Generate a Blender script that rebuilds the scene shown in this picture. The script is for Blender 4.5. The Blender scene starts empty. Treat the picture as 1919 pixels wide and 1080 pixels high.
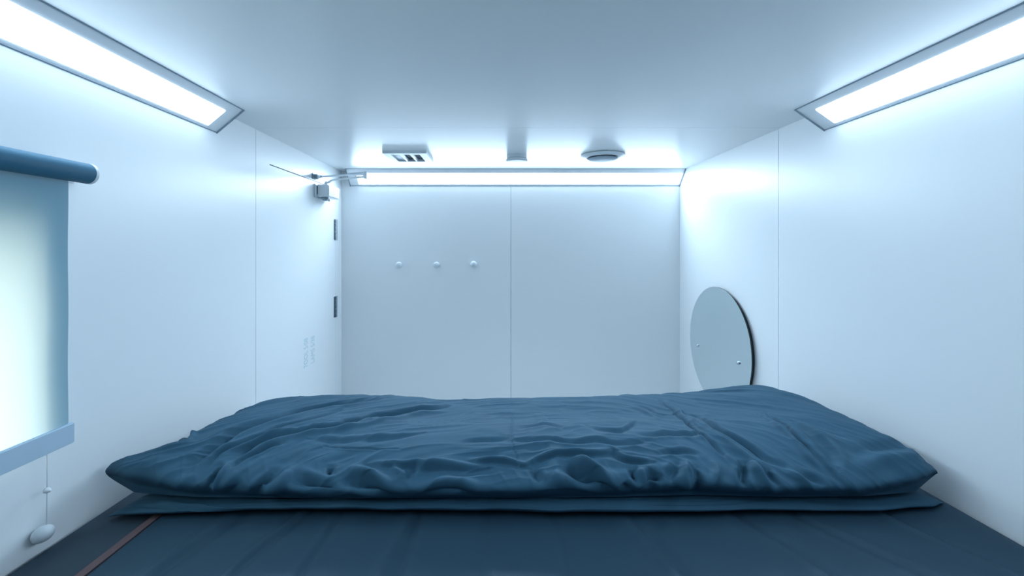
import bpy, bmesh, math
import numpy as np
from mathutils import Vector, Matrix

PI = math.pi
sc = bpy.context.scene
COL = sc.collection

# ---------------------------------------------------------------- materials
def mat(name, col, rough=0.5, metal=0.0, noise=0.0, nscale=40, bump=0.0, bscale=300, spec=0.5, emit=None, estr=1.0,
        coat=0.0, stretch=None):
    m = bpy.data.materials.new(name)
    m.use_nodes = True
    nt = m.node_tree
    b = nt.nodes['Principled BSDF']
    b.inputs['Base Color'].default_value = (*col, 1)
    b.inputs['Roughness'].default_value = rough
    b.inputs['Metallic'].default_value = metal
    b.inputs['Specular IOR Level'].default_value = spec
    b.inputs['Coat Weight'].default_value = coat
    tc = nt.nodes.new('ShaderNodeTexCoord')
    mp = nt.nodes.new('ShaderNodeMapping')
    nt.links.new(tc.outputs['Object'], mp.inputs['Vector'])
    if stretch:
        mp.inputs['Scale'].default_value = stretch
    if noise:
        n = nt.nodes.new('ShaderNodeTexNoise')
        n.inputs['Scale'].default_value = nscale
        n.inputs['Detail'].default_value = 4
        nt.links.new(mp.outputs['Vector'], n.inputs['Vector'])
        r = nt.nodes.new('ShaderNodeMapRange')
        r.inputs['To Min'].default_value = 1 - noise
        r.inputs['To Max'].default_value = 1 + noise
        nt.links.new(n.outputs['Fac'], r.inputs['Value'])
        v = nt.nodes.new('ShaderNodeVectorMath'); v.operation = 'SCALE'
        v.inputs[0].default_value = col
        nt.links.new(r.outputs['Result'], v.inputs['Scale'])
        nt.links.new(v.outputs['Vector'], b.inputs['Base Color'])
    if bump:
        n2 = nt.nodes.new('ShaderNodeTexNoise')
        n2.inputs['Scale'].default_value = bscale
        n2.inputs['Detail'].default_value = 3
        nt.links.new(mp.outputs['Vector'], n2.inputs['Vector'])
        bp = nt.nodes.new('ShaderNodeBump')
        bp.inputs['Strength'].default_value = bump
        bp.inputs['Distance'].default_value = 0.002
        nt.links.new(n2.outputs['Fac'], bp.inputs['Height'])
        nt.links.new(bp.outputs['Normal'], b.inputs['Normal'])
    if emit:
        b.inputs['Emission Color'].default_value = (*emit, 1)
        b.inputs['Emission Strength'].default_value = estr
    return m

WALLC = (0.87, 0.90, 0.915)
M = dict(
    front=mat('darkened_unseen_wall', (0.08, 0.11, 0.14), 0.8, noise=0.05, nscale=10),  # unseen wall behind the camera, darkened to keep the duvet front in shade
    wall=mat('white_laminate', WALLC, 0.34, noise=0.012, nscale=1.5, bump=0.02, bscale=60, spec=0.5),
    ceil=mat('ceiling_laminate', WALLC, 0.34, noise=0.012, nscale=1.5, bump=0.02, bscale=60, spec=0.5),
    gap=mat('joint_backing', (0.25, 0.30, 0.34), 0.8),
    dark=mat('dark_gasket', (0.03, 0.045, 0.06), 0.6),
    floor=mat('grey_floor', (0.45, 0.47, 0.48), 0.5, noise=0.05, nscale=30),
    alu=mat('satin_aluminium', (0.88, 0.92, 0.95), 0.35, metal=0.0, noise=0.02, nscale=8),
    trim=mat('grey_lamp_trim', (0.28, 0.36, 0.42), 0.45, metal=0.1),
    chrome=mat('brushed_steel', (0.62, 0.67, 0.72), 0.22, metal=1.0, noise=0.03, nscale=60),
    closer=mat('painted_silver', (0.74, 0.80, 0.84), 0.3, metal=0.0),
    white=mat('white_plastic', (0.74, 0.80, 0.84), 0.35),
    pale=mat('pale_plastic', (0.74, 0.80, 0.84), 0.45),
    ventdark=mat('duct_interior', (0.05, 0.08, 0.11), 0.7),
    louvre=mat('grey_vent_louvre', (0.40, 0.50, 0.58), 0.5),
    lamp=mat('lamp_diffuser', (0.9, 0.95, 1.0), 0.4, emit=(0.63, 0.82, 1.0), estr=7.5),
    mirror=mat('mirror_glass', (0.86, 0.94, 0.95), 0.02, metal=1.0, noise=0.004, nscale=3),
    mback=mat('mirror_backing', (0.02, 0.035, 0.04), 0.6),
    duvet=mat('duvet_cotton', (0.023, 0.077, 0.124), 0.75, noise=0.05, nscale=25, bump=0.10, bscale=900, spec=0.25),
    sheet=mat('sheet_cotton', (0.014, 0.042, 0.068), 0.70, noise=0.05, nscale=18, bump=0.10, bscale=900, spec=0.3,
              stretch=(1, .3, 1)),
    band=mat('rust_band', (0.095, 0.062, 0.070), 0.8, noise=0.08, nscale=40),
    mattress=mat('mattress_ticking', (0.020, 0.042, 0.066), 0.8, noise=0.08, nscale=60),
    ink=mat('faded_print', (0.56, 0.70, 0.76), 0.6),
    cord=mat('white_cord', (0.70, 0.76, 0.80), 0.6),
    bar=mat('bar_grey', (0.48, 0.62, 0.74), 0.5, noise=0.02, nscale=20),
    frame=mat('window_frame_white', (0.70, 0.75, 0.78), 0.4),
)
def fabric_mat():
    m = bpy.data.materials.new('roller_blind_fabric'); m.use_nodes = True
    nt = m.node_tree; nt.nodes.clear()
    out = nt.nodes.new('ShaderNodeOutputMaterial')
    d = nt.nodes.new('ShaderNodeBsdfDiffuse'); d.inputs['Color'].default_value = (0.10, 0.30, 0.44, 1)
    t = nt.nodes.new('ShaderNodeBsdfTranslucent'); t.inputs['Color'].default_value = (0.62, 0.72, 0.74, 1)
    mx = nt.nodes.new('ShaderNodeMixShader'); mx.inputs[0].default_value = 0.45
    tc = nt.nodes.new('ShaderNodeTexCoord'); w = nt.nodes.new('ShaderNodeTexNoise')
    w.inputs['Scale'].default_value = 900
    bp = nt.nodes.new('ShaderNodeBump'); bp.inputs['Strength'].default_value = .1; bp.inputs['Distance'].default_value = .001
    nt.links.new(tc.outputs['Object'], w.inputs['Vector']); nt.links.new(w.outputs['Fac'], bp.inputs['Height'])
    nt.links.new(bp.outputs['Normal'], d.inputs['Normal'])
    nt.links.new(d.outputs[0], mx.inputs[1]); nt.links.new(t.outputs[0], mx.inputs[2])
    nt.links.new(mx.outputs[0], out.inputs['Surface'])
    return m
M['fabric'] = fabric_mat()
M['rollfab'] = mat('blind_roll_fabric', (0.018, 0.120, 0.205), 0.6, noise=0.03, nscale=50)
def glass_mat():
    m = bpy.data.materials.new('window_glass'); m.use_nodes = True
    nt = m.node_tree; nt.nodes.clear()
    out = nt.nodes.new('ShaderNodeOutputMaterial')
    t = nt.nodes.new('ShaderNodeBsdfTransparent'); t.inputs['Color'].default_value = (.95, .97, .96, 1)
    g = nt.nodes.new('ShaderNodeBsdfGlossy'); g.inputs['Roughness'].default_value = .02
    mx = nt.nodes.new('ShaderNodeMixShader'); mx.inputs[0].default_value = .06
    nt.links.new(t.outputs[0], mx.inputs[1]); nt.links.new(g.outputs[0], mx.inputs[2])
    nt.links.new(mx.outputs[0], out.inputs['Surface'])
    return m
M['glass'] = glass_mat()

# ---------------------------------------------------------------- mesh helpers
def box(bm, x0, x1, y0, y1, z0, z1, bevel=0):
    vs = [bm.verts.new((x, y, z)) for z in (z0, z1) for y in (y0, y1) for x in (x0, x1)]
    fs = [(0, 2, 3, 1), (4, 5, 7, 6), (0, 1, 5, 4), (2, 6, 7, 3), (0, 4, 6, 2), (1, 3, 7, 5)]
    faces = [bm.faces.new([vs[i] for i in f]) for f in fs]
    if bevel:
        es = list({e for f in faces for e in f.edges})
        bmesh.ops.bevel(bm, geom=es, offset=bevel, segments=3, affect='EDGES')

def basis(axis):
    a = Vector(axis).normalized()
    t = Vector((0, 0, 1)) if abs(a.z) < .9 else Vector((1, 0, 0))
    u = a.cross(t).normalized(); v = a.cross(u).normalized()
    return a, u, v

def lathe(bm, o, axis, prof, n=40, cap=True):
    """prof = [(distance along axis, radius)...]"""
    a, u, v = basis(axis); o = Vector(o); rings = []
    for d, r in prof:
        rings.append([bm.verts.new(o + a*d + (u*math.cos(2*PI*k/n) + v*math.sin(2*PI*k/n))*r) for k in range(n)])
    for i in range(len(rings)-1):
        for k in range(n):
            bm.faces.new((rings[i][k], rings[i][(k+1) % n], rings[i+1][(k+1) % n], rings[i+1][k]))
    if cap:
        bm.faces.new(rings[0][::-1]); bm.faces.new(rings[-1])

def tube(bm, pts, r, n=12, flat=1.0):
    pts = [Vector(p) for p in pts]; rings = []
    for i, p in enumerate(pts):
        d = (pts[min(i+1, len(pts)-1)] - pts[max(i-1, 0)])
        a, u, v = basis(d)
        rr = r[i] if isinstance(r, (list, tuple)) else r
        rings.append([bm.verts.new(p + u*math.cos(2*PI*k/n)*rr + v*math.sin(2*PI*k/n)*rr*flat) for k in range(n)])
    for i in range(len(rings)-1):
        for k in range(n):
            bm.faces.new((rings[i][k], rings[i][(k+1) % n], rings[i+1][(k+1) % n], rings[i+1][k]))
    bm.faces.new(rings[0][::-1]); bm.faces.new(rings[-1])

def prism(bm, prof, y0, y1, axis='y'):
    """prof in (x,z) extruded along y, or (y,z) extruded along x"""
    f = (lambda a, b, t: (a, t, b)) if axis == 'y' else (lambda a, b, t: (t, a, b))
    A = [bm.verts.new(f(a, b, y0)) for a, b in prof]; B = [bm.verts.new(f(a, b, y1)) for a, b in prof]
    n = len(prof)
    for i in range(n):
        bm.faces.new((A[i], A[(i+1) % n], B[(i+1) % n], B[i]))
    bm.faces.new(A[::-1]); bm.faces.new(B)

def obj(name, bm, m, parent=None, smooth=False):
    bmesh.ops.recalc_face_normals(bm, faces=bm.faces)
    me = bpy.data.meshes.new(name)
    bm.to_mesh(me); bm.free()
    me.materials.append(M[m] if isinstance(m, str) else m)
    if smooth:
        for p in me.polygons: p.use_smooth = True
        try: me.set_sharp_from_angle(angle=math.radians(35))
        except Exception: pass
    o = bpy.data.objects.new(name, me); COL.objects.link(o)
    if parent:
        o.parent = parent
        o.matrix_parent_inverse = Matrix.Translation(parent.location).inverted()
    return o

def part(name, fn, m, parent=None, smooth=False):
    bm = bmesh.new(); fn(bm)
    return obj(name, bm, m, parent, smooth)

def tag(o, label=None, cat=None, group=None, kind=None):
    if label: o['label'] = label
    if cat: o['category'] = cat
    if group: o['group'] = group
    if kind: o['kind'] = kind
    return o

def empty(name, loc, label=None, cat=None, group=None, kind=None):
    o = bpy.data.objects.new(name, None); COL.objects.link(o)
    o.location = loc; o.empty_display_size = .05
    return tag(o, label, cat, group, kind)

# ---------------------------------------------------------------- room measures (metres)
XL, XR = -0.884, 1.016      # left / right wall faces
YB, YF = 2.397, -0.62       # end wall, wall behind the camera
ZC = 1.534                  # ceiling
CH = 1.10                   # camera height
YJ = 1.552                  # panel joint line round the room
G = 0.0011                  # half joint
TH = 0.012                  # cladding thickness

def cells(bm, axis, c0, c1, a_breaks, z_breaks, holes):
    for i in range(len(a_breaks)-1):
        for j in range(len(z_breaks)-1):
            a0, a1, z0, z1 = a_breaks[i], a_breaks[i+1], z_breaks[j], z_breaks[j+1]
            ac, zc = (a0+a1)/2, (z0+z1)/2
            if any(h[0] < ac < h[1] and h[2] < zc < h[3] for h in holes): continue
            if axis == 'x': box(bm, c0, c1, a0, a1, z0, z1)
            else: box(bm, a0, a1, c0, c1, z0, z1)

# window and door openings in the left wall
WY0, WY1, WZ0, WZ1 = 0.30, 0.803, CH-0.388, CH+0.09
DY0, DY1, DZ1 = 1.645, 2.306, CH+0.322

def left_wall(bm):
    holes = [(WY0, WY1, WZ0, WZ1), (DY0, DY1+.0015, 0, DZ1+.004)]
    # inner cladding, with the joint at YJ
    cells(bm, 'x', XL-TH, XL, [YF, WY0, WY1, YJ-G], [0, WZ0, WZ1, ZC], holes)
    cells(bm, 'x', XL-TH, XL, [YJ+G, DY0, DY1+.0015, YB], [0, DZ1+.004, ZC], holes)
wl = part('wall_left', left_wall, 'wall'); tag(wl, kind='structure')
def left_core(bm):
    cells(bm, 'x', XL-.13, XL-TH, [YF-.1, WY0, WY1, YJ, DY0, DY1+.0015, YB+.1], [-.05, WZ0, WZ1, DZ1+.004, ZC+.1],
          [(WY0, WY1, WZ0, WZ1)])
part('wall_core', left_core, 'frame', wl)
def right_wall(bm):
    box(bm, XR, XR+TH, YF, YJ-G, 0, ZC); box(bm, XR, XR+TH, YJ+G, YB, 0, ZC)
wr = part('wall_right', right_wall, 'wall'); tag(wr, kind='structure')
part('wall_core', lambda bm: box(bm, XR+TH, XR+.1, YF-.1, YB+.1, -.05, ZC+.1), 'gap', wr)
XM = 0.067
def back_wall(bm):
    box(bm, XL, XM-.0009, YB, YB+TH, 0, ZC); box(bm, XM+.0009, XR, YB, YB+TH, 0, ZC)
wb = part('wall_back', back_wall, 'wall'); tag(wb, kind='structure')
part('wall_core', lambda bm: box(bm, XL-.1, XR+.1, YB+TH, YB+.1, -.05, ZC+.1), 'gap', wb)
wf = part('wall_front', lambda bm: box(bm, XL-.1, XR+.1, YF-.1, YF, -.05, ZC+.1), 'front'); tag(wf, kind='structure')
def ceil(bm):
    box(bm, XL-.01, XR+.01, YF, YJ-.02-.0008, ZC, ZC+TH); box(bm, XL-.01, XR+.01, YJ-.02+.0008, YB+.01, ZC, ZC+TH)
ce = part('ceiling', ceil, 'ceil'); tag(ce, kind='structure')
part('ceiling_core', lambda bm: box(bm, XL-.1, XR+.1, YF-.1, YB+.1, ZC+TH, ZC+.1), 'gap', ce)
fl = part('floor', lambda bm: box(bm, XL-.1, XR+.1, YF-.1, YB+.1, -.05, 0), 'floor'); tag(fl, kind='structure')

# ---------------------------------------------------------------- window behind the blind
wn = empty('window_1', (XL-.12, (WY0+WY1)/2, WZ0), kind='structure')
def wframe(bm):
    x0, x1, t = XL-.125, XL-.085, .022
    box(bm, x0, x1, WY0, WY1, WZ0, WZ0+t); box(bm, x0, x1, WY0, WY1, WZ1-t, WZ1)
    box(bm, x0, x1, WY0, WY0+t, WZ0+t, WZ1-t); box(bm, x0, x1, WY1-t, WY1, WZ0+t, WZ1-t)
part('window_frame', wframe, 'frame', wn)
part('pane', lambda bm: box(bm, XL-.108, XL-.103, WY0+.02, WY1-.02, WZ0+.02, WZ1-.02), 'glass', wn)

# ---------------------------------------------------------------- door in the left wall
dr = empty('door_1', (XL, (DY0+DY1)/2, 0), kind='structure')
part('door_leaf', lambda bm: box(bm, XL-TH+.0006, XL, DY0, DY1, .006, DZ1), 'wall', dr)
# dark slot above the leaf
part('door_gap', lambda bm: box(bm, XL-TH+.0005, XL-.002, DY0, DY1, DZ1+.0003, DZ1+.0038), 'dark', dr)
for hz in (CH+.101, CH-.315, CH-.87):
    def hinge(bm, hz=hz):
        box(bm, XL-.001, XL+.0015, DY1-.012, DY1+.030, hz-.057, hz+.057)
        for k in range(5):
            z0 = hz-.057 + k*.0228
            lathe(bm, (XL+.004, DY1+.003, z0+.0008), (0, 0, 1), [(0, .0052), (.0212, .0052)], 14)
    h = part('hinge', hinge, 'chrome', dr, True); h['label'] = 'steel butt hinge'
    part('hinge_slot', lambda bm, hz=hz: box(bm, XL-.0005, XL+.002, DY1-.020, DY1-.012, hz-.055, hz+.055), 'dark', h)
def ink_text(s, y, z, size):
    cu = bpy.data.curves.new('print', 'FONT'); cu.body = s; cu.size = size; cu.extrude = .0003
    cu.align_x = 'CENTER'
    t = bpy.data.objects.new('tmp', cu); COL.objects.link(t)
    bpy.context.view_layer.update()
    me = bpy.data.meshes.new_from_object(t)
    bpy.data.objects.remove(t)
    # text x -> up the door, text y -> towards the hinge side reversed (reads bottom to top)
    R = Matrix(((0, 0, 1, XL+.0004), (0, -1.9, 0, y), (1, 0, 0, z), (0, 0, 0, 1)))
    me.transform(R)
    me.materials.clear(); me.materials.append(M['ink'])
    o = bpy.data.objects.new('printed_text', me); COL.objects.link(o)
    o.parent = dr; o.matrix_parent_inverse = Matrix.Translation(dr.location).inverted()
    o['label'] = 'faint pale print running up the door'
ink_text('7OOL 5/08', 1.972, CH-.478, .029)
ink_text('LAMS 5/38', 2.045, CH-.480, .029)

# ---------------------------------------------------------------- corner lamps
def lamp_light(parent, loc, direction, long_axis, length, width, watts):
    """the light the strip throws into the room, as wide as its cover"""
    ld = bpy.data.lights.new('strip_lamp', 'AREA'); ld.shape = 'RECTANGLE'
    ld.size = length; ld.size_y = width; ld.energy = watts; ld.color = (0.63, 0.82, 1.0); ld.spread = math.radians(125)
    o = bpy.data.objects.new('strip_lamp', ld); COL.objects.link(o)
    z = -Vector(direction).normalized(); x = Vector(long_axis).normalized(); y = z.cross(x)
    o.matrix_world = Matrix((x, y, z)).transposed().to_4x4()
    o.location = loc
def corner_lamp(side, y0, y1):
    """linear lamp bridging the wall/ceiling corner; side -1 left, +1 right"""
    if side < 0: A, B, lab = (-.800, ZC), (XL, CH+.364), 'long slanted ceiling-corner strip lamp above the window blind'
    else: A, B, lab = (.925, ZC), (XR, CH+.370), 'long slanted ceiling-corner strip lamp on the mirror side'
    t = empty('strip_light', (side*.9, (y0+y1)/2, ZC), lab, 'light', 'slanted corner strip lamps')
    cx = XL if side < 0 else XR
    build_lamp(t, A, B, (cx, ZC), y0, y1, 'y', .052)
def build_lamp(t, A, B, C, e0, e1, axis, endcap):
    A, B, C = Vector(A), Vector(B), Vector(C)
    d = (B-A); n = Vector((d.y, -d.x)).normalized()
    if n.dot((A+B)/2 - C) < 0: n = -n
    L = lambda s: A + d*s
    P = lambda v: (v.x, v.y)
    part('housing', lambda bm: prism(bm, [P(A), P(B), P(C)], e0, e1, axis), 'alu', t)
    # thin trim edges along ceiling and wall
    def trims(bm):
        prism(bm, [P(L(-.012)), P(L(.012)), P(L(.012)+n*.0022), P(L(-.012)+n*.0022)], e0, e1, axis)
        prism(bm, [P(L(.985)), P(L(1.01)), P(L(1.01)+n*.0022), P(L(.985)+n*.0022)], e0, e1, axis)
    part('trim_edge', trims, 'trim', t)
    for q0, q1 in ((e0-.003, e0), (e1, e1+.003)):
        def end(bm):
            prism(bm, [P(L(-.02)), P(L(-.02)+n*.004), P(L(1.02)+n*.004), P(L(1.02)), P(C)], q0, q1, axis)
        part('end_cap', end, 'trim', t)
    part('diffuser', lambda bm: prism(bm, [P(L(.26)), P(L(.90)), P(L(.885)+n*.0022), P(L(.275)+n*.0022)],
                                      e0+endcap, e1-endcap, axis), 'lamp', t)
    cc = L(.58)+n*.004; mid = (e0+e1)/2
    if axis == 'y': loc, di, la = (cc.x, mid, cc.y), (n.x, 0, n.y*.62), (0, 1, 0)
    else: loc, di, la = (mid, cc.x, cc.y), (0, n.x, n.y*.95), (1, 0, 0)
    lamp_light(t, loc, di, la, e1-e0-2*endcap-.04, d.length*.60, WATT)
WATT = 7.6
corner_lamp(-1, -.30, 1.335)
corner_lamp(1, -.30, 1.330)
WATT = 10.5
bt = empty('strip_light', (.09, YB-.04, ZC), 'long horizontal strip lamp along the top of the end wall', 'light')
build_lamp(bt, (YB-.078, ZC), (YB, CH+.352), (YB, ZC), -.832, XR-.004, 'x', .006)
for o in bt.children:
    if o.name.startswith('diffuser'):
        # the left end of the lit cover stops short of the cap
        for v in o.data.vertices:
            if v.co.x < 0: v.co.x = -.782

# ---------------------------------------------------------------- ceiling fittings
v = empty('air_vent', (-.418, 1.998, ZC), 'square louvred air vent in the ceiling with three dark slots', 'vent')
X0, X1, Y0, Y1 = -.517, -.322, 1.892, 2.098
def vframe(bm):
    h = .012
    for (a, b, c, d) in ((X0, X1, Y0, Y0+.026), (X0, X1, Y1-.026, Y1), (X0, X0+.030, Y0+.026, Y1-.026), (X1-.034, X1, Y0+.026, Y1-.026)):
        box(bm, a, b, c, d, ZC-h, ZC)
part('frame', vframe, 'pale', v)
part('duct', lambda bm: box(bm, X0+.030, X1-.034, Y0+.026, Y1-.026, ZC-.0015, ZC-.0003), 'ventdark', v)
def blade(bm, x, w=.008):
    prism(bm, [(x, ZC-.011), (x+w, ZC-.011), (x+w+.004, ZC-.0016), (x+.004, ZC-.0016)], Y0+.026, Y1-.026)
for x in (-.4480, -.4020): part('louvre', lambda bm: blade(bm, x), 'pale', v)
part('shutter', lambda bm: box(bm, X0+.030, -.450, Y0+.027, Y1-.027, ZC-.006, ZC-.003), 'louvre', v)

s = empty('smoke_detector', (.083, 1.99, ZC), 'small white round detector on the ceiling between the two vents', 'detector')
part('base', lambda bm: lathe(bm, (.083, 1.99, ZC), (0, 0, -1), [(0, .047), (.014, .047), (.016, .044)], 48), 'pale', s, True)
part('cover', lambda bm: lathe(bm, (.083, 1.99, ZC-.0155), (0, 0, -1), [(0, .043), (.003, .050), (.012, .051), (.015, .047), (.0155, .02)], 48), 'white', s, True)

r = empty('round_vent', (.482, 1.98, ZC), 'round white air valve in the ceiling with a dark ring slot', 'vent')
part('flange', lambda bm: lathe(bm, (.482, 1.98, ZC), (0, 0, -1),
     [(0, .094), (.003, .101), (.006, .101), (.012, .084), (.014, .074), (.006, .069), (.0005, .067)], 56, cap=False), 'pale', r, True)
part('throat', lambda bm: lathe(bm, (.482, 1.98, ZC-.0003), (0, 0, -1), [(0, .070), (.001, .070)], 40), 'ventdark', r, True)
part('valve_disc', lambda bm: lathe(bm, (.482, 1.986, ZC-.012), (0, 0, -1), [(0, .050), (.003, .062), (.009, .063), (.013, .054), (.014, .03)], 48), 'louvre', r, True)
part('stem', lambda bm: lathe(bm, (.482, 1.986, ZC-.0012), (0, 0, -1), [(0, .008), (.012, .008)], 16), 'dark', r, True)

# ---------------------------------------------------------------- door closer
k = empty('door_closer', (XL, 2.12, CH+.28), 'silver door closer with folding arm at the top of the left wall door', 'door closer')
def body(bm): box(bm, XL+.006, XL+.067, 2.050, 2.190, CH+.250, CH+.308, .004)
part('body', body, 'closer', k, True)
def plate(bm):
    box(bm, XL, XL+.006, 2.040, 2.20, CH+.246, CH+.310, .001)
    box(bm, XL+.004, XL+.011, 2.038, 2.046, CH+.248, CH+.306, .001)
part('back_plate', plate, 'closer', k, True)
part('end_slot', lambda bm: box(bm, XL+.0115, XL+.0140, 2.0485, 2.0505, CH+.262, CH+.300), 'dark', k)
part('lower_cap', lambda bm: lathe(bm, (XL+.036, 2.085, CH+.250), (0, 0, -1), [(0, .020), (.008, .020), (.012, .014), (.016, .010)], 24), 'trim', k, True)
part('adjusting_knob', lambda bm: lathe(bm, (XL+.056, 2.075, CH+.249), (0, 0, -1), [(0, .006), (.007, .006), (.010, .010), (.016, .011), (.020, .006)], 20), 'chrome', k, True)
part('spindle', lambda bm: lathe(bm, (XL+.040, 2.085, CH+.308), (0, 0, 1), [(0, .010), (.010, .010), (.010, .006), (.020, .006)], 20), 'chrome', k, True)
EX, EY, EZ = -.606, 1.935, CH+.335
def main_arm(bm):
    tube(bm, [(XL+.040, 2.085, CH+.320), (XL+.056, 2.075, CH+.322), (XL+.075, 2.062, CH+.329), (XL+.11, 2.044, CH+.331), (EX, EY, EZ-.009)],
         [.009, .008, .007, .007, .0085], 12, .55)
part('main_arm', main_arm, 'closer', k, True)
def link(bm):
    tube(bm, [(XL+.030, 2.035, CH+.343), (XL+.14, 1.990, CH+.341), (EX-.05, EY+.02, EZ+.006)], .0045, 12)
    tube(bm, [(XL+.012, 2.040, CH+.343), (XL+.040, 2.030, CH+.343)], [.009, .007], 12)
    tube(bm, [(EX-.085, EY+.033, EZ+.006), (EX+.004, EY, EZ+.006)], [.0065, .009], 12)
part('link_rod', link, 'chrome', k, True)
part('elbow', lambda bm: lathe(bm, (EX, EY, EZ-.018), (0, 0, 1), [(0, .007), (.003, .010), (.028, .010), (.032, .006)], 20), 'chrome', k, True)
def shoe(bm):
    box(bm, XL, XL+.006, 2.015, 2.065, CH+.330, CH+.357, .001)
    box(bm, XL+.005, XL+.020, 2.030, 2.036, CH+.333, CH+.354, .001); box(bm, XL+.005, XL+.020, 2.044, 2.050, CH+.333, CH+.354, .001)
part('shoe', shoe, 'trim', k, True)

# ---------------------------------------------------------------- pegs on the end wall
for i, (x, z, lab) in enumerate(((-.557, -.091, 'white wall peg, leftmost of the three on the end wall'),
                                 (-.348, -.091, 'white wall peg, middle of the three on the end wall'),
                                 (-.141, -.088, 'white wall peg, right one of three, nearest the panel joint'))):
    p = empty('wall_peg', (x, YB, CH+z), lab, 'wall peg', 'pegs in a row on the end wall')
    part('base', lambda bm: lathe(bm, (x, YB, CH+z), (0, -1, 0), [(0, .012), (.003, .012), (.004, .007), (.010, .007)], 20), 'white', p, True)
    part('knob', lambda bm: lathe(bm, (x, YB-.0095, CH+z), (0, -1, 0), [(0, .007), (.003, .013), (.008, .0175), (.014, .0175), (.018, .014), (.020, .006)], 24), 'white', p, True)

# ---------------------------------------------------------------- round mirror on the right wall
MY, MZ, MR = 1.958, CH-.449, .2725
m_ = empty('round_mirror', (XR, MY, MZ), 'large round frameless mirror on the right wall beyond the bed', 'mirror')
part('backing', lambda bm: lathe(bm, (XR, MY, MZ), (-1, 0, 0), [(0, MR-.012), (.0125, MR-.010)], 128), 'mback', m_, True)
part('glass_edge', lambda bm: lathe(bm, (XR-.0125, MY, MZ), (-1, 0, 0), [(0, MR-.0005), (.0045, MR)], 160), 'mback', m_, True)
part('glass', lambda bm: lathe(bm, (XR-.0170, MY, MZ), (-1, 0, 0), [(0, MR-.0004), (.0006, MR-.0006)], 160), 'mirror', m_)
for y, z in ((2.145, CH-.488), (1.778, CH-.477)):
    part('screw_cap', lambda bm: lathe(bm, (XR-.0176, y, z), (-1, 0, 0), [(0, .0075), (.004, .0075), (.007, .004)], 20), 'chrome', m_, True)

# ---------------------------------------------------------------- roller blind
RX, RZ, RR = -.842, CH+.153, .0205
b = empty('roller_blind', (RX, .55, RZ), 'blue fabric roller blind pulled down over the bright window', 'blind')
part('roller_tube', lambda bm: lathe(bm, (RX, .24, RZ), (0, 1, 0), [(0, RR), (.632, RR)], 48), 'rollfab', b, True)
part('end_plug', lambda bm: lathe(bm, (RX, .872, RZ), (0, 1, 0), [(0, RR+.0005), (.006, RR+.0005), (.010, RR-.003), (.011, .008)], 40), 'white', b, True)
def bracket(bm):
    box(bm, XL, RX+.008, .8835, .8865, RZ-.012, RZ+.012, .001)
    box(bm, XL, XL+.003, .862, .8865, RZ-.018, RZ+.018, .001)
part('bracket', bracket, 'white', b, True)
FX = RX-RR+.0012
part('fabric', lambda bm: (lambda n=40: [bm.faces.new(f) for f in (lambda rows: [(rows[i][0], rows[i][1], rows[i+1][1], rows[i+1][0]) for i in range(len(rows)-1)])(
     [[bm.verts.new((FX + .0006*math.sin(i*.35), .25, RZ-.002-(RZ-.002-(CH-.352))*i/n)), bm.verts.new((FX + .0006*math.sin(i*.35+.4), .8535, RZ-.002-(RZ-.002-(CH-.352))*i/n))] for i in range(n+1)])])(), 'fabric', b, True)
def bar(bm):
    box(bm, FX-.005, FX+.006, .245, .862, CH-.391, CH-.350, .002)
bb = part('bottom_bar', bar, 'bar', b, True); bb['label'] = 'pale grey bottom bar'
# pull cord with joiner and knob
CX, CY = FX+.001, .812
part('pull_cord', lambda bm: tube(bm, [(CX, CY, CH-.390), (CX+.0005, CY+.0005, CH-.46), (CX, CY, CH-.53)], .0011, 8), 'cord', b, True)
part('cord_joiner', lambda bm: lathe(bm, (CX-.004, CY-.002, CH-.458), (.75, .3, -.35), [(0, .002), (.003, .0055), (.008, .005), (.012, .0015)], 14), 'white', b, True)
def knob(bm):
    bmesh.ops.create_uvsphere(bm, u_segments=28, v_segments=18, radius=1,
        matrix=Matrix.Translation((CX-.003, CY-.004, CH-.5405)) @ Matrix.Rotation(math.radians(-28), 4, 'Y') @ Matrix.Diagonal((.0185, .016, .0145, 1)))
part('cord_knob', knob, 'white', b, True)

# ---------------------------------------------------------------- bed
BT = .534
part('bed_platform', lambda bm: box(bm, XL+.004, XR-.004, YF+.01, 1.53, 0, .30, .006), 'wall')
tag(bpy.data.objects['bed_platform'], 'white bed platform carrying the mattress from wall to wall', 'bed base')
mt = part('mattress', lambda bm: box(bm, XL+.003, XR-.006, YF+.015, 1.50, .30, BT-.008, .02), 'mattress', None, True)
tag(mt, 'dark mattress seen as a strip between left wall and rust band', 'mattress')

# smooth pseudo-random field --------------------------------------------------
def vnoise(x, y, seed):
    rs = np.random.RandomState(seed); T = rs.rand(256, 256)
    xi = np.floor(x).astype(int); yi = np.floor(y).astype(int); fx = x-xi; fy = y-yi
    fx = fx*fx*fx*(fx*(fx*6-15)+10); fy = fy*fy*fy*(fy*(fy*6-15)+10)
    g = lambda a, b: T[a % 256, b % 256]
    return ((g(xi, yi)*(1-fx)+g(xi+1, yi)*fx)*(1-fy) + (g(xi, yi+1)*(1-fx)+g(xi+1, yi+1)*fx)*fy)*2-1

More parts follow.
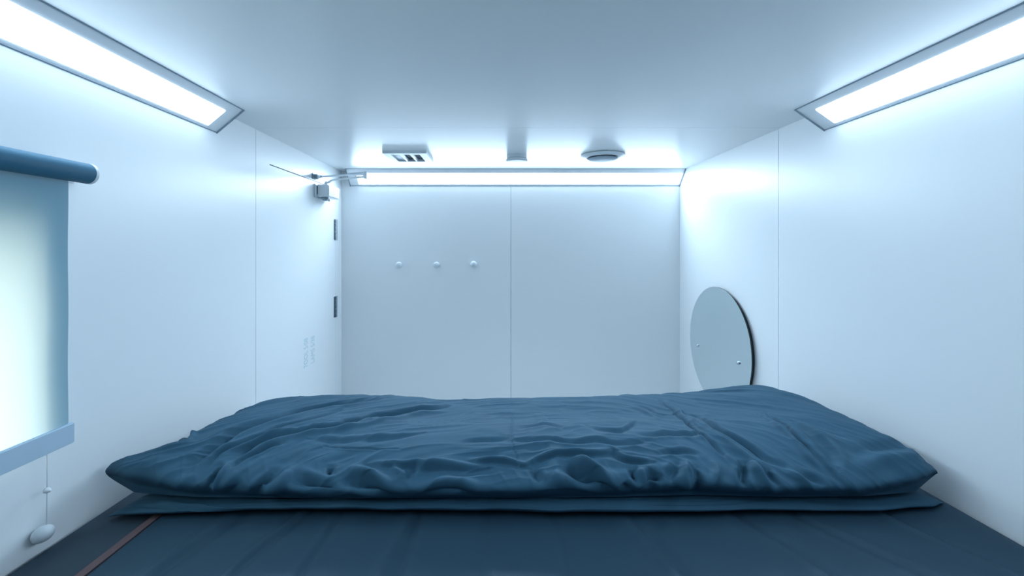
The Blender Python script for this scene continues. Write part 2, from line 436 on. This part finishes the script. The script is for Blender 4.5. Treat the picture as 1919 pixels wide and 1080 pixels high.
def seg_field(X, Y, pts, w):
    """signed distance to a polyline and position along it"""
    best = np.full(X.shape, 1e9); sgn = np.zeros(X.shape); tpos = np.zeros(X.shape)
    P = np.array(pts, float); n = len(P)-1
    Ls = np.hypot(*(P[1:]-P[:-1]).T); tot = Ls.sum(); acc = 0
    for i in range(n):
        a, bq = P[i], P[i+1]; d = bq-a; L2 = (d**2).sum()
        t = np.clip(((X-a[0])*d[0]+(Y-a[1])*d[1])/L2, 0, 1)
        px, py = X-a[0]-t*d[0], Y-a[1]-t*d[1]
        ds = np.hypot(px, py); m = ds < best
        best = np.where(m, ds, best)
        sgn = np.where(m, np.sign(d[0]*py-d[1]*px), sgn)
        tpos = np.where(m, (acc+t*Ls[i])/tot, tpos); acc += Ls[i]
    return best, sgn, tpos

def smoothpts(pts):
    P = [np.array(p, float) for p in pts]
    if len(P) < 3: return P
    out = []
    for i in range(len(P)-1):
        p0 = P[max(i-1, 0)]; p1 = P[i]; p2 = P[i+1]; p3 = P[min(i+2, len(P)-1)]
        for t in (0, .25, .5, .75):
            out.append(.5*((2*p1)+(-p0+p2)*t+(2*p0-5*p1+4*p2-p3)*t*t+(-p0+3*p1-3*p2+p3)*t**3))
    out.append(P[-1]); return out

def fold_field(X, Y, folds):
    """each fold: (kind, width, depth, [points])   r ridge, v valley, s step (lit bank + shaded bank)"""
    Z = np.zeros(X.shape)
    for kind, w, A, pts in folds:
        pp = smoothpts(pts)
        xs = [p[0] for p in pp]; ys = [p[1] for p in pp]
        m = (X > min(xs)-3.5*w) & (X < max(xs)+3.5*w) & (Y > min(ys)-3.5*w) & (Y < max(ys)+3.5*w)
        if not m.any(): continue
        d, s, t = seg_field(X[m], Y[m], pp, w)
        env = np.sin(PI*np.clip(t*.94+.03, 0, 1))**.6
        q = d/(w*.8)
        if kind == 'r': f = np.exp(-q*q)
        elif kind == 'v': f = -np.exp(-q**1.5) + .35*np.exp(-(q-1.6)**2*1.5)
        else: f = s*q*np.exp(-q*q)*2.0
        Z[m] += A*env*f
    return Z

def grid_mesh(name, P, m, parent=None, back=None):
    """P[i,j,3] grid; optional second grid sharing the border is welded on"""
    ni, nj = P.shape[:2]
    idx = np.arange(ni*nj).reshape(ni, nj)
    quad = lambda I: np.stack([I[:-1, :-1], I[1:, :-1], I[1:, 1:], I[:-1, 1:]], -1).reshape(-1, 4)
    V = P.reshape(-1, 3); F = quad(idx)
    if back is not None:
        j2 = np.arange(ni*nj).reshape(ni, nj) + ni*nj
        j2[0, :] = idx[0, :]; j2[-1, :] = idx[-1, :]; j2[:, 0] = idx[:, 0]; j2[:, -1] = idx[:, -1]
        V = np.concatenate([V, back.reshape(-1, 3)]); F = np.concatenate([F, quad(j2)[:, ::-1]])
        used = np.unique(F); remap = np.zeros(len(V), int); remap[used] = np.arange(len(used)); V = V[used]; F = remap[F]
    me = bpy.data.meshes.new(name); me.from_pydata(V.tolist(), [], F.tolist()); me.update()
    for p in me.polygons: p.use_smooth = True
    me.materials.append(M[m])
    o = bpy.data.objects.new(name, me); COL.objects.link(o)
    if parent:
        o.parent = parent; o.matrix_parent_inverse = Matrix.Translation(parent.location).inverted()
    return o

# bed sheet -------------------------------------------------------------------
SXL, SXR = -.718, XR-.010
xs = np.linspace(SXL, SXR, 380); ys = np.linspace(YF+.02, 1.49, 300)
Y, X = np.meshgrid(ys, xs)
sheet_folds = [
    ('s', .020, .0030, [(-.62, .60), (-.60, .76), (-.545, .94)]),
    ('s', .012, .0030, [(-.475, .70), (-.455, .80), (-.40, .95)]),
    ('v', .010, .0025, [(-.36, .60), (-.34, .80), (-.335, .93)]),
    ('s', .018, .0022, [(-.25, .55), (-.20, .75), (-.17, .95)]),
    ('v', .012, .0026, [(-.20, .55), (-.172, .80), (-.18, 1.0)]),
    ('v', .010, .0014, [(.10, .60), (.12, .80), (.10, .95)]),
    ('s', .016, .0022, [(.35, .60), (.30, .80), (.26, .95)]),
    ('s', .020, .0026, [(.62, .60), (.55, .80), (.47, .95)]),
    ('v', .014, .0026, [(.80, .65), (.70, .80), (.60, .95)]),
    ('s', .016, .0024, [(.92, .70), (.85, .85), (.80, .98)]),
    ('v', .014, .0018, [(-.05, .60), (-.03, .75), (-.02, .95)]),
]
Zs = BT + .0006*vnoise(X*14+3, Y*4, 5) + .0012*vnoise(X*5+1, Y*1.6, 6) + 1.8*fold_field(X, Y, sheet_folds)
Zs += -.006*np.clip((X-(SXR-.03))/.03, 0, 1)**2
P = np.stack([X, Y, Zs], -1)
bk = P.copy(); bk[..., 2] = BT-.0075
for sl in ((0, slice(None)), (-1, slice(None)), (slice(None), 0), (slice(None), -1)):
    P[sl][..., 2] = BT-.0075
sh = empty('bed_sheet', (.15, .5, BT-.008), 'dark blue sheet stretched over the bed below the folded duvet', 'sheet')
grid_mesh('sheet_cloth', P, 'sheet', sh, bk)
def band(bm):
    prism(bm, [(-.738, BT-.0079), (-.7185, BT-.0079), (-.7185, BT-.001), (-.728, BT+.0004), (-.737, BT-.002)], YF+.02, 1.45)
bd = part('edge_band', band, 'band', sh, True); bd['label'] = 'dull rust-coloured edge band'

# duvet -----------------------------------------------------------------------
def spow(a, p): return np.sign(a)*np.abs(a)**p
UX = 1.75
def duvet_base(nu=620, nt=330):
    u = np.linspace(0, 1, nu)[:, None]*np.ones((1, nt))
    tt = np.linspace(0, 1, nt)[None, :]*np.ones((nu, 1))
    th = PI*tt
    w = 2*u-1
    edge = np.clip(1-np.abs(w)**20, 0, 1)**.5
    # front seam line and back seam line
    yf = np.interp(u, [0, .04, .12, .3, .5, .62, .7, .8, .9, .97, 1], [.932, .908, .892, .888, .889, .893, .900, .893, .895, .912, .935])
    ybk = np.interp(u, [0, .1, .3, .5, .8, 1], [1.36, 1.385, 1.39, 1.39, 1.42, 1.44])
    c = spow(np.cos(th), .70); s_ = np.abs(np.sin(th))**.62
    y = (yf+ybk)/2 - (ybk-yf)/2*c
    fm = np.clip((1.05-y)/.12, 0, 1)*edge
    yb = y + fm*.016
    y = y + fm*(.012 - .030*np.sin(PI*np.clip(s_**1.2, 0, 1))*np.clip((1-tt*2)*4, 0, 1))
    xl = np.interp(y, [.93, .955, .98, 1.05, 1.21, 1.28, 1.40], [-.862, -.822, -.790, -.770, -.755, -.725, -.64])
    xr = np.interp(y, [.93, .955, .98, 1.14, 1.23, 1.34, 1.44], [.962, .962, .960, .945, .925, .89, .80])
    x = xl + (xr-xl)*u
    zs_f = np.interp(u, [0, .05, .12, .3, .5, .7, .75, .88, .95, 1], [.611, .596, .584, .578, .580, .586, .583, .580, .592, .612])
    front = np.clip((1.1-y)/.2, 0, 1)
    zs = .600*(1-front) + (zs_f-.005)*front
    zs = zs + front*(.0035*vnoise(x*6+2, y*0+.5, 71) + .0015*vnoise(x*17, y*0+.5, 72))
    H = .072 + .004*np.sin(x*7)
    top = zs + H*edge*s_
    def bump(cx, cy, rx, ry, a): return a*np.exp(-((x-cx)/rx)**2-((y-cy)/ry)**2)
    top += s_*edge*(bump(.84, 1.30, .16, .14, .020) + bump(.45, 1.33, .3, .12, .006) + bump(-.27, 1.30, .12, .12, .006) +
                    bump(-.69, 1.26, .16, .14, .006) + bump(.0, 1.30, .2, .12, -.006) + bump(-.45, 1.3, .1, .1, .004) +
                    bump(.75, 1.0, .2, .1, .010) + bump(-.70, .98, .12, .06, -.006))
    sm = np.clip((y-.97)/.26, 0, 1); sm = sm*sm*(3-2*sm)
    top -= sm*s_*np.interp(x, [-.75, -.6, -.35, -.2, 0, .25, .4, .6, .75, .9], [.010, .027, .029, .043, .038, .052, .044, .034, .014, .0])
    bot = zs - .030*edge*np.clip(s_*2.5, 0, 1)
    bot = np.maximum(bot, .571)
    return u, tt, x, y, top, bot, edge, s_, yb

#FOLDS_BEGIN
DUVET_FOLDS = [
    ('v', .016, 0.0105, [(-0.374, 0.491), (-0.444, 0.457), (-0.5, 0.416), (-0.543, 0.358), (-0.568, 0.312), (-0.596, 0.271), (-0.62, 0.231), (-0.639, 0.188), (-0.653, 0.134), (-0.662, 0.078), (-0.673, 0.047)]),
    ('v', .010, 0.007, [(-0.44, 0.397), (-0.478, 0.326), (-0.509, 0.286), (-0.542, 0.253), (-0.566, 0.208), (-0.593, 0.172), (-0.613, 0.139), (-0.623, 0.088), (-0.635, 0.065)]),
    ('v', .016, 0.014, [(-0.163, 0.478), (-0.225, 0.44), (-0.282, 0.383), (-0.337, 0.34), (-0.372, 0.295), (-0.391, 0.261), (-0.443, 0.241), (-0.481, 0.222), (-0.517, 0.21), (-0.548, 0.185), (-0.569, 0.152), (-0.579, 0.092)]),
    ('r', .012, .0050, [(-0.155, 0.435), (-0.218, 0.406), (-0.271, 0.338), (-0.32, 0.279), (-0.384, 0.241), (-0.435, 0.223), (-0.486, 0.195)]),
    ('v', .010, 0.0063, [(-0.494, 0.172), (-0.521, 0.154), (-0.558, 0.098), (-0.579, 0.065)]),
    ('s', .014, 0.0056, [(-0.761, 0.211), (-0.72, 0.158), (-0.778, 0.13)]),
    ('v', .011, .0120, [(-0.473, 0.071), (-0.485, 0.049), (-0.514, 0.008)]),
    ('v', .010, .0090, [(-0.594, 0.076), (-0.597, 0.048), (-0.603, 0.029)]),
    ('r', .010, .0070, [(-0.576, 0.08), (-0.582, 0.055), (-0.591, 0.021)]),
    ('v', .016, .0090, [(-0.532, 0.051), (-0.547, 0.032), (-0.57, 0.0)]),
    ('v', .016, .0120, [(-0.429, 0.059), (-0.388, 0.044), (-0.346, 0.03)]),
    ('r', .014, .0080, [(-0.449, 0.078), (-0.458, 0.048), (-0.482, 0.008)]),
    ('v', .004, .0022, [(-0.403, 0.174), (-0.356, 0.161), (-0.287, 0.162), (-0.222, 0.149)]),
    ('v', .004, .0022, [(-0.147, 0.341), (-0.073, 0.307), (0.01, 0.306)]),
    ('s', .014, .0030, [(-0.439, 0.194), (-0.327, 0.199), (-0.243, 0.213), (-0.187, 0.229)]),
    ('v', .010, .0025, [(-0.082, 0.172), (-0.036, 0.179), (0.032, 0.183)]),
    ('v', .010, .0045, [(0.048, 0.179), (0.121, 0.174), (0.194, 0.161), (0.276, 0.156), (0.338, 0.158)]),
    ('v', .004, .0022, [(0.068, 0.376), (0.174, 0.386)]),
    ('v', .005, .0028, [(0.057, 0.319), (0.162, 0.353), (0.24, 0.339)]),
    ('v', .009, .0032, [(0.054, 0.241), (0.118, 0.257), (0.16, 0.23)]),
    ('s', .012, .0035, [(0.229, 0.248), (0.279, 0.213), (0.313, 0.228), (0.348, 0.264)]),
    ('v', .011, .0050, [(0.331, 0.182), (0.404, 0.178), (0.485, 0.177)]),
    ('v', .009, .0045, [(0.408, 0.442), (0.439, 0.4), (0.454, 0.35), (0.505, 0.36)]),
    ('r', .008, .0040, [(0.386, 0.426), (0.415, 0.375), (0.424, 0.296)]),
    ('v', .006, .0060, [(0.496, 0.475), (0.5, 0.375), (0.479, 0.241), (0.485, 0.165), (0.503, 0.116), (0.511, 0.081)]),
    ('r', .007, .0045, [(0.514, 0.475), (0.516, 0.379), (0.496, 0.241), (0.505, 0.163)]),
    ('v', .010, .0085, [(0.539, 0.348), (0.535, 0.226), (0.547, 0.175), (0.567, 0.133), (0.583, 0.098), (0.611, 0.082)]),
    ('r', .010, .0050, [(0.5, 0.262), (0.508, 0.193), (0.525, 0.147), (0.549, 0.107), (0.573, 0.069)]),
    ('v', .006, .0055, [(0.722, 0.323), (0.705, 0.224), (0.7, 0.153), (0.701, 0.099), (0.706, 0.063), (0.714, 0.037)]),
    ('r', .006, .0045, [(0.701, 0.315), (0.686, 0.216), (0.683, 0.147), (0.686, 0.097), (0.691, 0.06), (0.7, 0.034)]),
    ('s', .020, .0060, [(0.743, 0.238), (0.749, 0.185), (0.749, 0.129), (0.729, 0.079)]),
    ('v', .020, .0040, [(0.795, 0.117), (0.847, 0.115), (0.937, 0.089)]),
    ('r', .020, .0050, [(0.759, 0.088), (0.829, 0.081), (0.958, 0.067)]),
    ('v', .018, .0180, [(0.143, 0.081), (0.175, 0.061), (0.211, 0.042), (0.243, 0.027)]),
    ('r', .012, .0100, [(0.166, 0.091), (0.199, 0.074), (0.228, 0.049), (0.249, 0.03)]),
    ('v', .010, .0080, [(0.284, 0.072), (0.284, 0.055), (0.296, 0.039)]),
    ('v', .014, .0110, [(0.258, 0.043), (0.272, 0.02)]),
    ('r', .012, .0090, [(0.299, 0.068), (0.299, 0.046), (0.293, 0.03)]),
    ('v', .018, .0140, [(0.346, 0.05), (0.323, 0.041), (0.314, 0.014)]),
    ('s', .012, .0060, [(0.054, 0.095), (0.108, 0.11), (0.158, 0.115), (0.211, 0.116), (0.261, 0.127)]),
    ('s', .010, .0060, [(0.261, 0.127), (0.28, 0.099), (0.328, 0.09)]),
    ('v', .009, .0050, [(0.351, 0.115), (0.407, 0.112), (0.441, 0.104)]),
    ('r', .010, .0110, [(0.402, 0.081), (0.384, 0.051), (0.393, 0.02)]),
    ('v', .010, .0090, [(0.376, 0.076), (0.361, 0.052), (0.364, 0.029)]),
    ('v', .012, .0100, [(0.42, 0.064), (0.414, 0.042), (0.417, 0.0)]),
    ('r', .010, .0080, [(0.47, 0.087), (0.464, 0.059), (0.44, 0.031)]),
    ('r', .010, .0110, [(0.547, 0.092), (0.544, 0.065), (0.549, 0.033)]),
    ('v', .010, .0110, [(0.529, 0.087), (0.514, 0.057), (0.514, 0.033)]),
    ('v', .010, .0070, [(0.57, 0.08), (0.567, 0.056), (0.576, 0.036)]),
    ('r', .009, .0060, [(0.506, 0.116), (0.514, 0.088), (0.514, 0.066)]),
    ('r', .012, .0060, [(0.603, 0.064), (0.623, 0.057), (0.647, 0.035)]),
    ('v', .012, .0070, [(0.641, 0.068), (0.661, 0.056), (0.67, 0.038)]),
    ('v', .016, .0150, [(-0.311, 0.056), (-0.27, 0.043), (-0.223, 0.023)]),
    ('r', .013, .0100, [(-0.317, 0.087), (-0.264, 0.057), (-0.214, 0.034)]),
    ('v', .008, .0070, [(-0.361, 0.088), (-0.361, 0.067)]),
    ('v', .009, .0060, [(-0.187, 0.085), (-0.187, 0.061)]),
    ('r', .010, .0060, [(-0.226, 0.094), (-0.205, 0.063)]),
    ('s', .012, .0060, [(-0.273, 0.094), (-0.193, 0.092), (-0.167, 0.085), (-0.09, 0.083), (-0.031, 0.083)]),
    ('s', .010, .0050, [(-0.06, 0.103), (0.008, 0.104), (0.057, 0.09)]),
    ('r', .012, .0060, [(-0.17, 0.044), (-0.108, 0.051), (-0.043, 0.04)]),
    ('v', .012, .0080, [(-0.149, 0.028), (-0.093, 0.037), (-0.04, 0.022)]),
    ('v', .003, .0020, [(0.038, 0.406), (0.033, 0.171), (0.037, 0.08)]),
    ('v', .010, .0060, [(0.075, 0.079), (0.084, 0.048)]),
    ('r', .014, .0070, [(0.107, 0.064), (0.137, 0.041)]),
]
#FOLDS_END

def build_duvet():
    u, tt, x, y, top, bot, edge, s_, yb = duvet_base()
    P = np.stack([x, y, top], -1)
    du = np.gradient(P, axis=0); dv = np.gradient(P, axis=1)
    N = np.cross(du, dv); N /= np.linalg.norm(N, axis=-1, keepdims=True)+1e-12
    # cloth coordinates: x across, arc length from the front seam
    arc = np.concatenate([np.zeros((x.shape[0], 1)), np.cumsum(np.linalg.norm(P[:, 1:]-P[:, :-1], axis=-1), axis=1)], 1)
    U, V = x, arc
    D = fold_field(U + .006*vnoise(U*18, V*18, 3), V + .006*vnoise(U*18+7, V*18, 4), DUVET_FOLDS)*1.8
    # soft general crumple, directed mostly across the width
    gx = np.linspace(-1.2, 1.2, 400)
    gs = np.interp(gx, [-.9, -.45, -.15, .25, .5, .8], [.9, 1.1, .25, -.05, -.9, -1.1])
    gi = np.cumsum(gs)*(gx[1]-gx[0])
    wx = U + .05*vnoise(U*4, V*4, 11); wv = V - np.interp(U, gx, gi) + .03*vnoise(U*4, V*5, 12)
    n1 = vnoise(wx*6+5, wv*22, 21); n2 = vnoise(wx*13, wv*44+9, 22); n3 = vnoise(wx*30, wv*70, 23)
    ridge = lambda n: (1-np.abs(n))**2-.4
    D += .0050*ridge(n1) + .0024*ridge(n2) + .0006*n3
    # puckers along the front roll
    fr = np.exp(-((V-.055)/.05)**2)
    D += fr*(.0065*vnoise(U*16+2, V*9, 31) + .0022*ridge(vnoise(U*34+V*20, V*14, 32)))
    fade = np.clip(s_*1.5, 0, 1)*np.clip(edge*1.6, 0, 1)
    P = P + N*(D*fade)[..., None]
    bk = np.stack([x, yb, bot], -1)
    P[0] = bk[0]; P[-1] = bk[-1]
    P[:, 0] = (P[:, 0]+bk[:, 0])/2; P[:, -1] = bk[:, -1]
    P[..., 0] = np.clip(P[..., 0], XL+.004, XR-.004)
    dv_ = empty('duvet', (.05, 1.15, BT), 'thick rumpled slate-blue duvet folded in two layers across the bed', 'duvet')
    grid_mesh('upper_fold', P, 'duvet', dv_, bk)
    # lower, flatter layer
    nu, nt = 420, 150
    u = np.linspace(0, 1, nu)[:, None]*np.ones((1, nt)); t = np.linspace(0, 1, nt)[None]*np.ones((nu, 1)); th = PI*t
    w = 2*u-1; edge = np.clip(1-np.abs(w)**14, 0, 1)**.6
    yf = np.interp(u, [0, .03, .1, .3, .5, .7, .9, .97, 1], [.897, .892, .893, .894, .888, .892, .898, .916, .945]) + .004*vnoise(u*9, u*0+.3, 81) + .002*vnoise(u*31, u*0+.3, 82)
    y = (yf+1.42)/2 - (1.42-yf)/2*spow(np.cos(th), .6); s2 = np.abs(np.sin(th))**.5
    xl = np.interp(y, [.9, .93, .96, 1.0, 1.42], [-.822, -.815, -.800, -.79, -.66])
    xr = np.interp(y, [.94, .97, 1.0, 1.42], [.990, .965, .92, .82])
    x = xl+(xr-xl)*u
    fm = np.clip((1.03-y)/.10, 0, 1)*edge
    yb = y + fm*.024
    y = y + fm*(.022 - .026*np.sin(PI*np.clip(s2**1.1, 0, 1))*np.clip((1-t*2)*4, 0, 1))
    h = .036 + .004*np.sin(x*5+1) + .003*vnoise(x*9, y*5, 51)
    zc = .5405+.005*vnoise(x*4, y*0, 44)*np.clip((1-y)/.1, 0, 1)
    D2 = .0026*vnoise(x*16, y*50, 52) + .006*ridge(vnoise(x*5+2, t*40, 53))*s2
    D2 += fold_field(x, t*.6, [('v', .010, .010, [(-.80, .10), (-.70, .07), (-.60, .03), (-.52, .005)]),
                               ('r', .012, .008, [(-.74, .11), (-.64, .07), (-.55, .03)]),
                               ('v', .006, .006, [(.0, .035), (.2, .05), (.5, .045)])])
    top = np.maximum(zc + h*edge*s2 + D2*edge*s2, .5385); bot = np.full_like(top, .5375)
    top -= .004
    top = np.minimum(top, .5705)
    P = np.stack([x, y, top], -1); B = np.stack([x, yb, bot], -1)
    for sl in ((0, slice(None)), (-1, slice(None)), (slice(None), 0), (slice(None), -1)): P[sl] = B[sl]
    grid_mesh('lower_fold', P, 'duvet', dv_, B)
build_duvet()

# ---------------------------------------------------------------- daylight outside the window
wd = bpy.data.worlds.new('outside'); sc.world = wd; wd.use_nodes = True
nt = wd.node_tree; bg = nt.nodes['Background']
tc = nt.nodes.new('ShaderNodeTexCoord'); sp = nt.nodes.new('ShaderNodeSeparateXYZ'); cr = nt.nodes.new('ShaderNodeValToRGB')
mr = nt.nodes.new('ShaderNodeMapRange'); mr.inputs['From Min'].default_value = -1; mr.inputs['From Max'].default_value = 1
nt.links.new(tc.outputs['Generated'], sp.inputs[0]); nt.links.new(sp.outputs['Z'], mr.inputs['Value'])
nt.links.new(mr.outputs['Result'], cr.inputs['Fac']); nt.links.new(cr.outputs['Color'], bg.inputs['Color'])
e = cr.color_ramp.elements
e[0].position = .42; e[0].color = (.10, .11, .10, 1)
e[1].position = .54; e[1].color = (1.0, .98, .88, 1)
bg.inputs['Strength'].default_value = 10.0

# ---------------------------------------------------------------- camera
cd = bpy.data.cameras.new('camera'); cam = bpy.data.objects.new('camera', cd); COL.objects.link(cam)
cam.location = (0, 0, CH); cam.rotation_euler = (PI/2, 0, 0)
cd.sensor_width = 36; cd.sensor_fit = 'HORIZONTAL'; cd.lens = 800/1919*36
cd.shift_x = (959.5-935)/1919; cd.shift_y = -(540-466)/1919
cd.clip_start = .01
sc.camera = cam
sc.view_settings.view_transform = 'Standard'; sc.view_settings.look = 'None'
sc.view_settings.exposure = 0.02; sc.view_settings.gamma = 1
sc.view_settings.use_curve_mapping = False
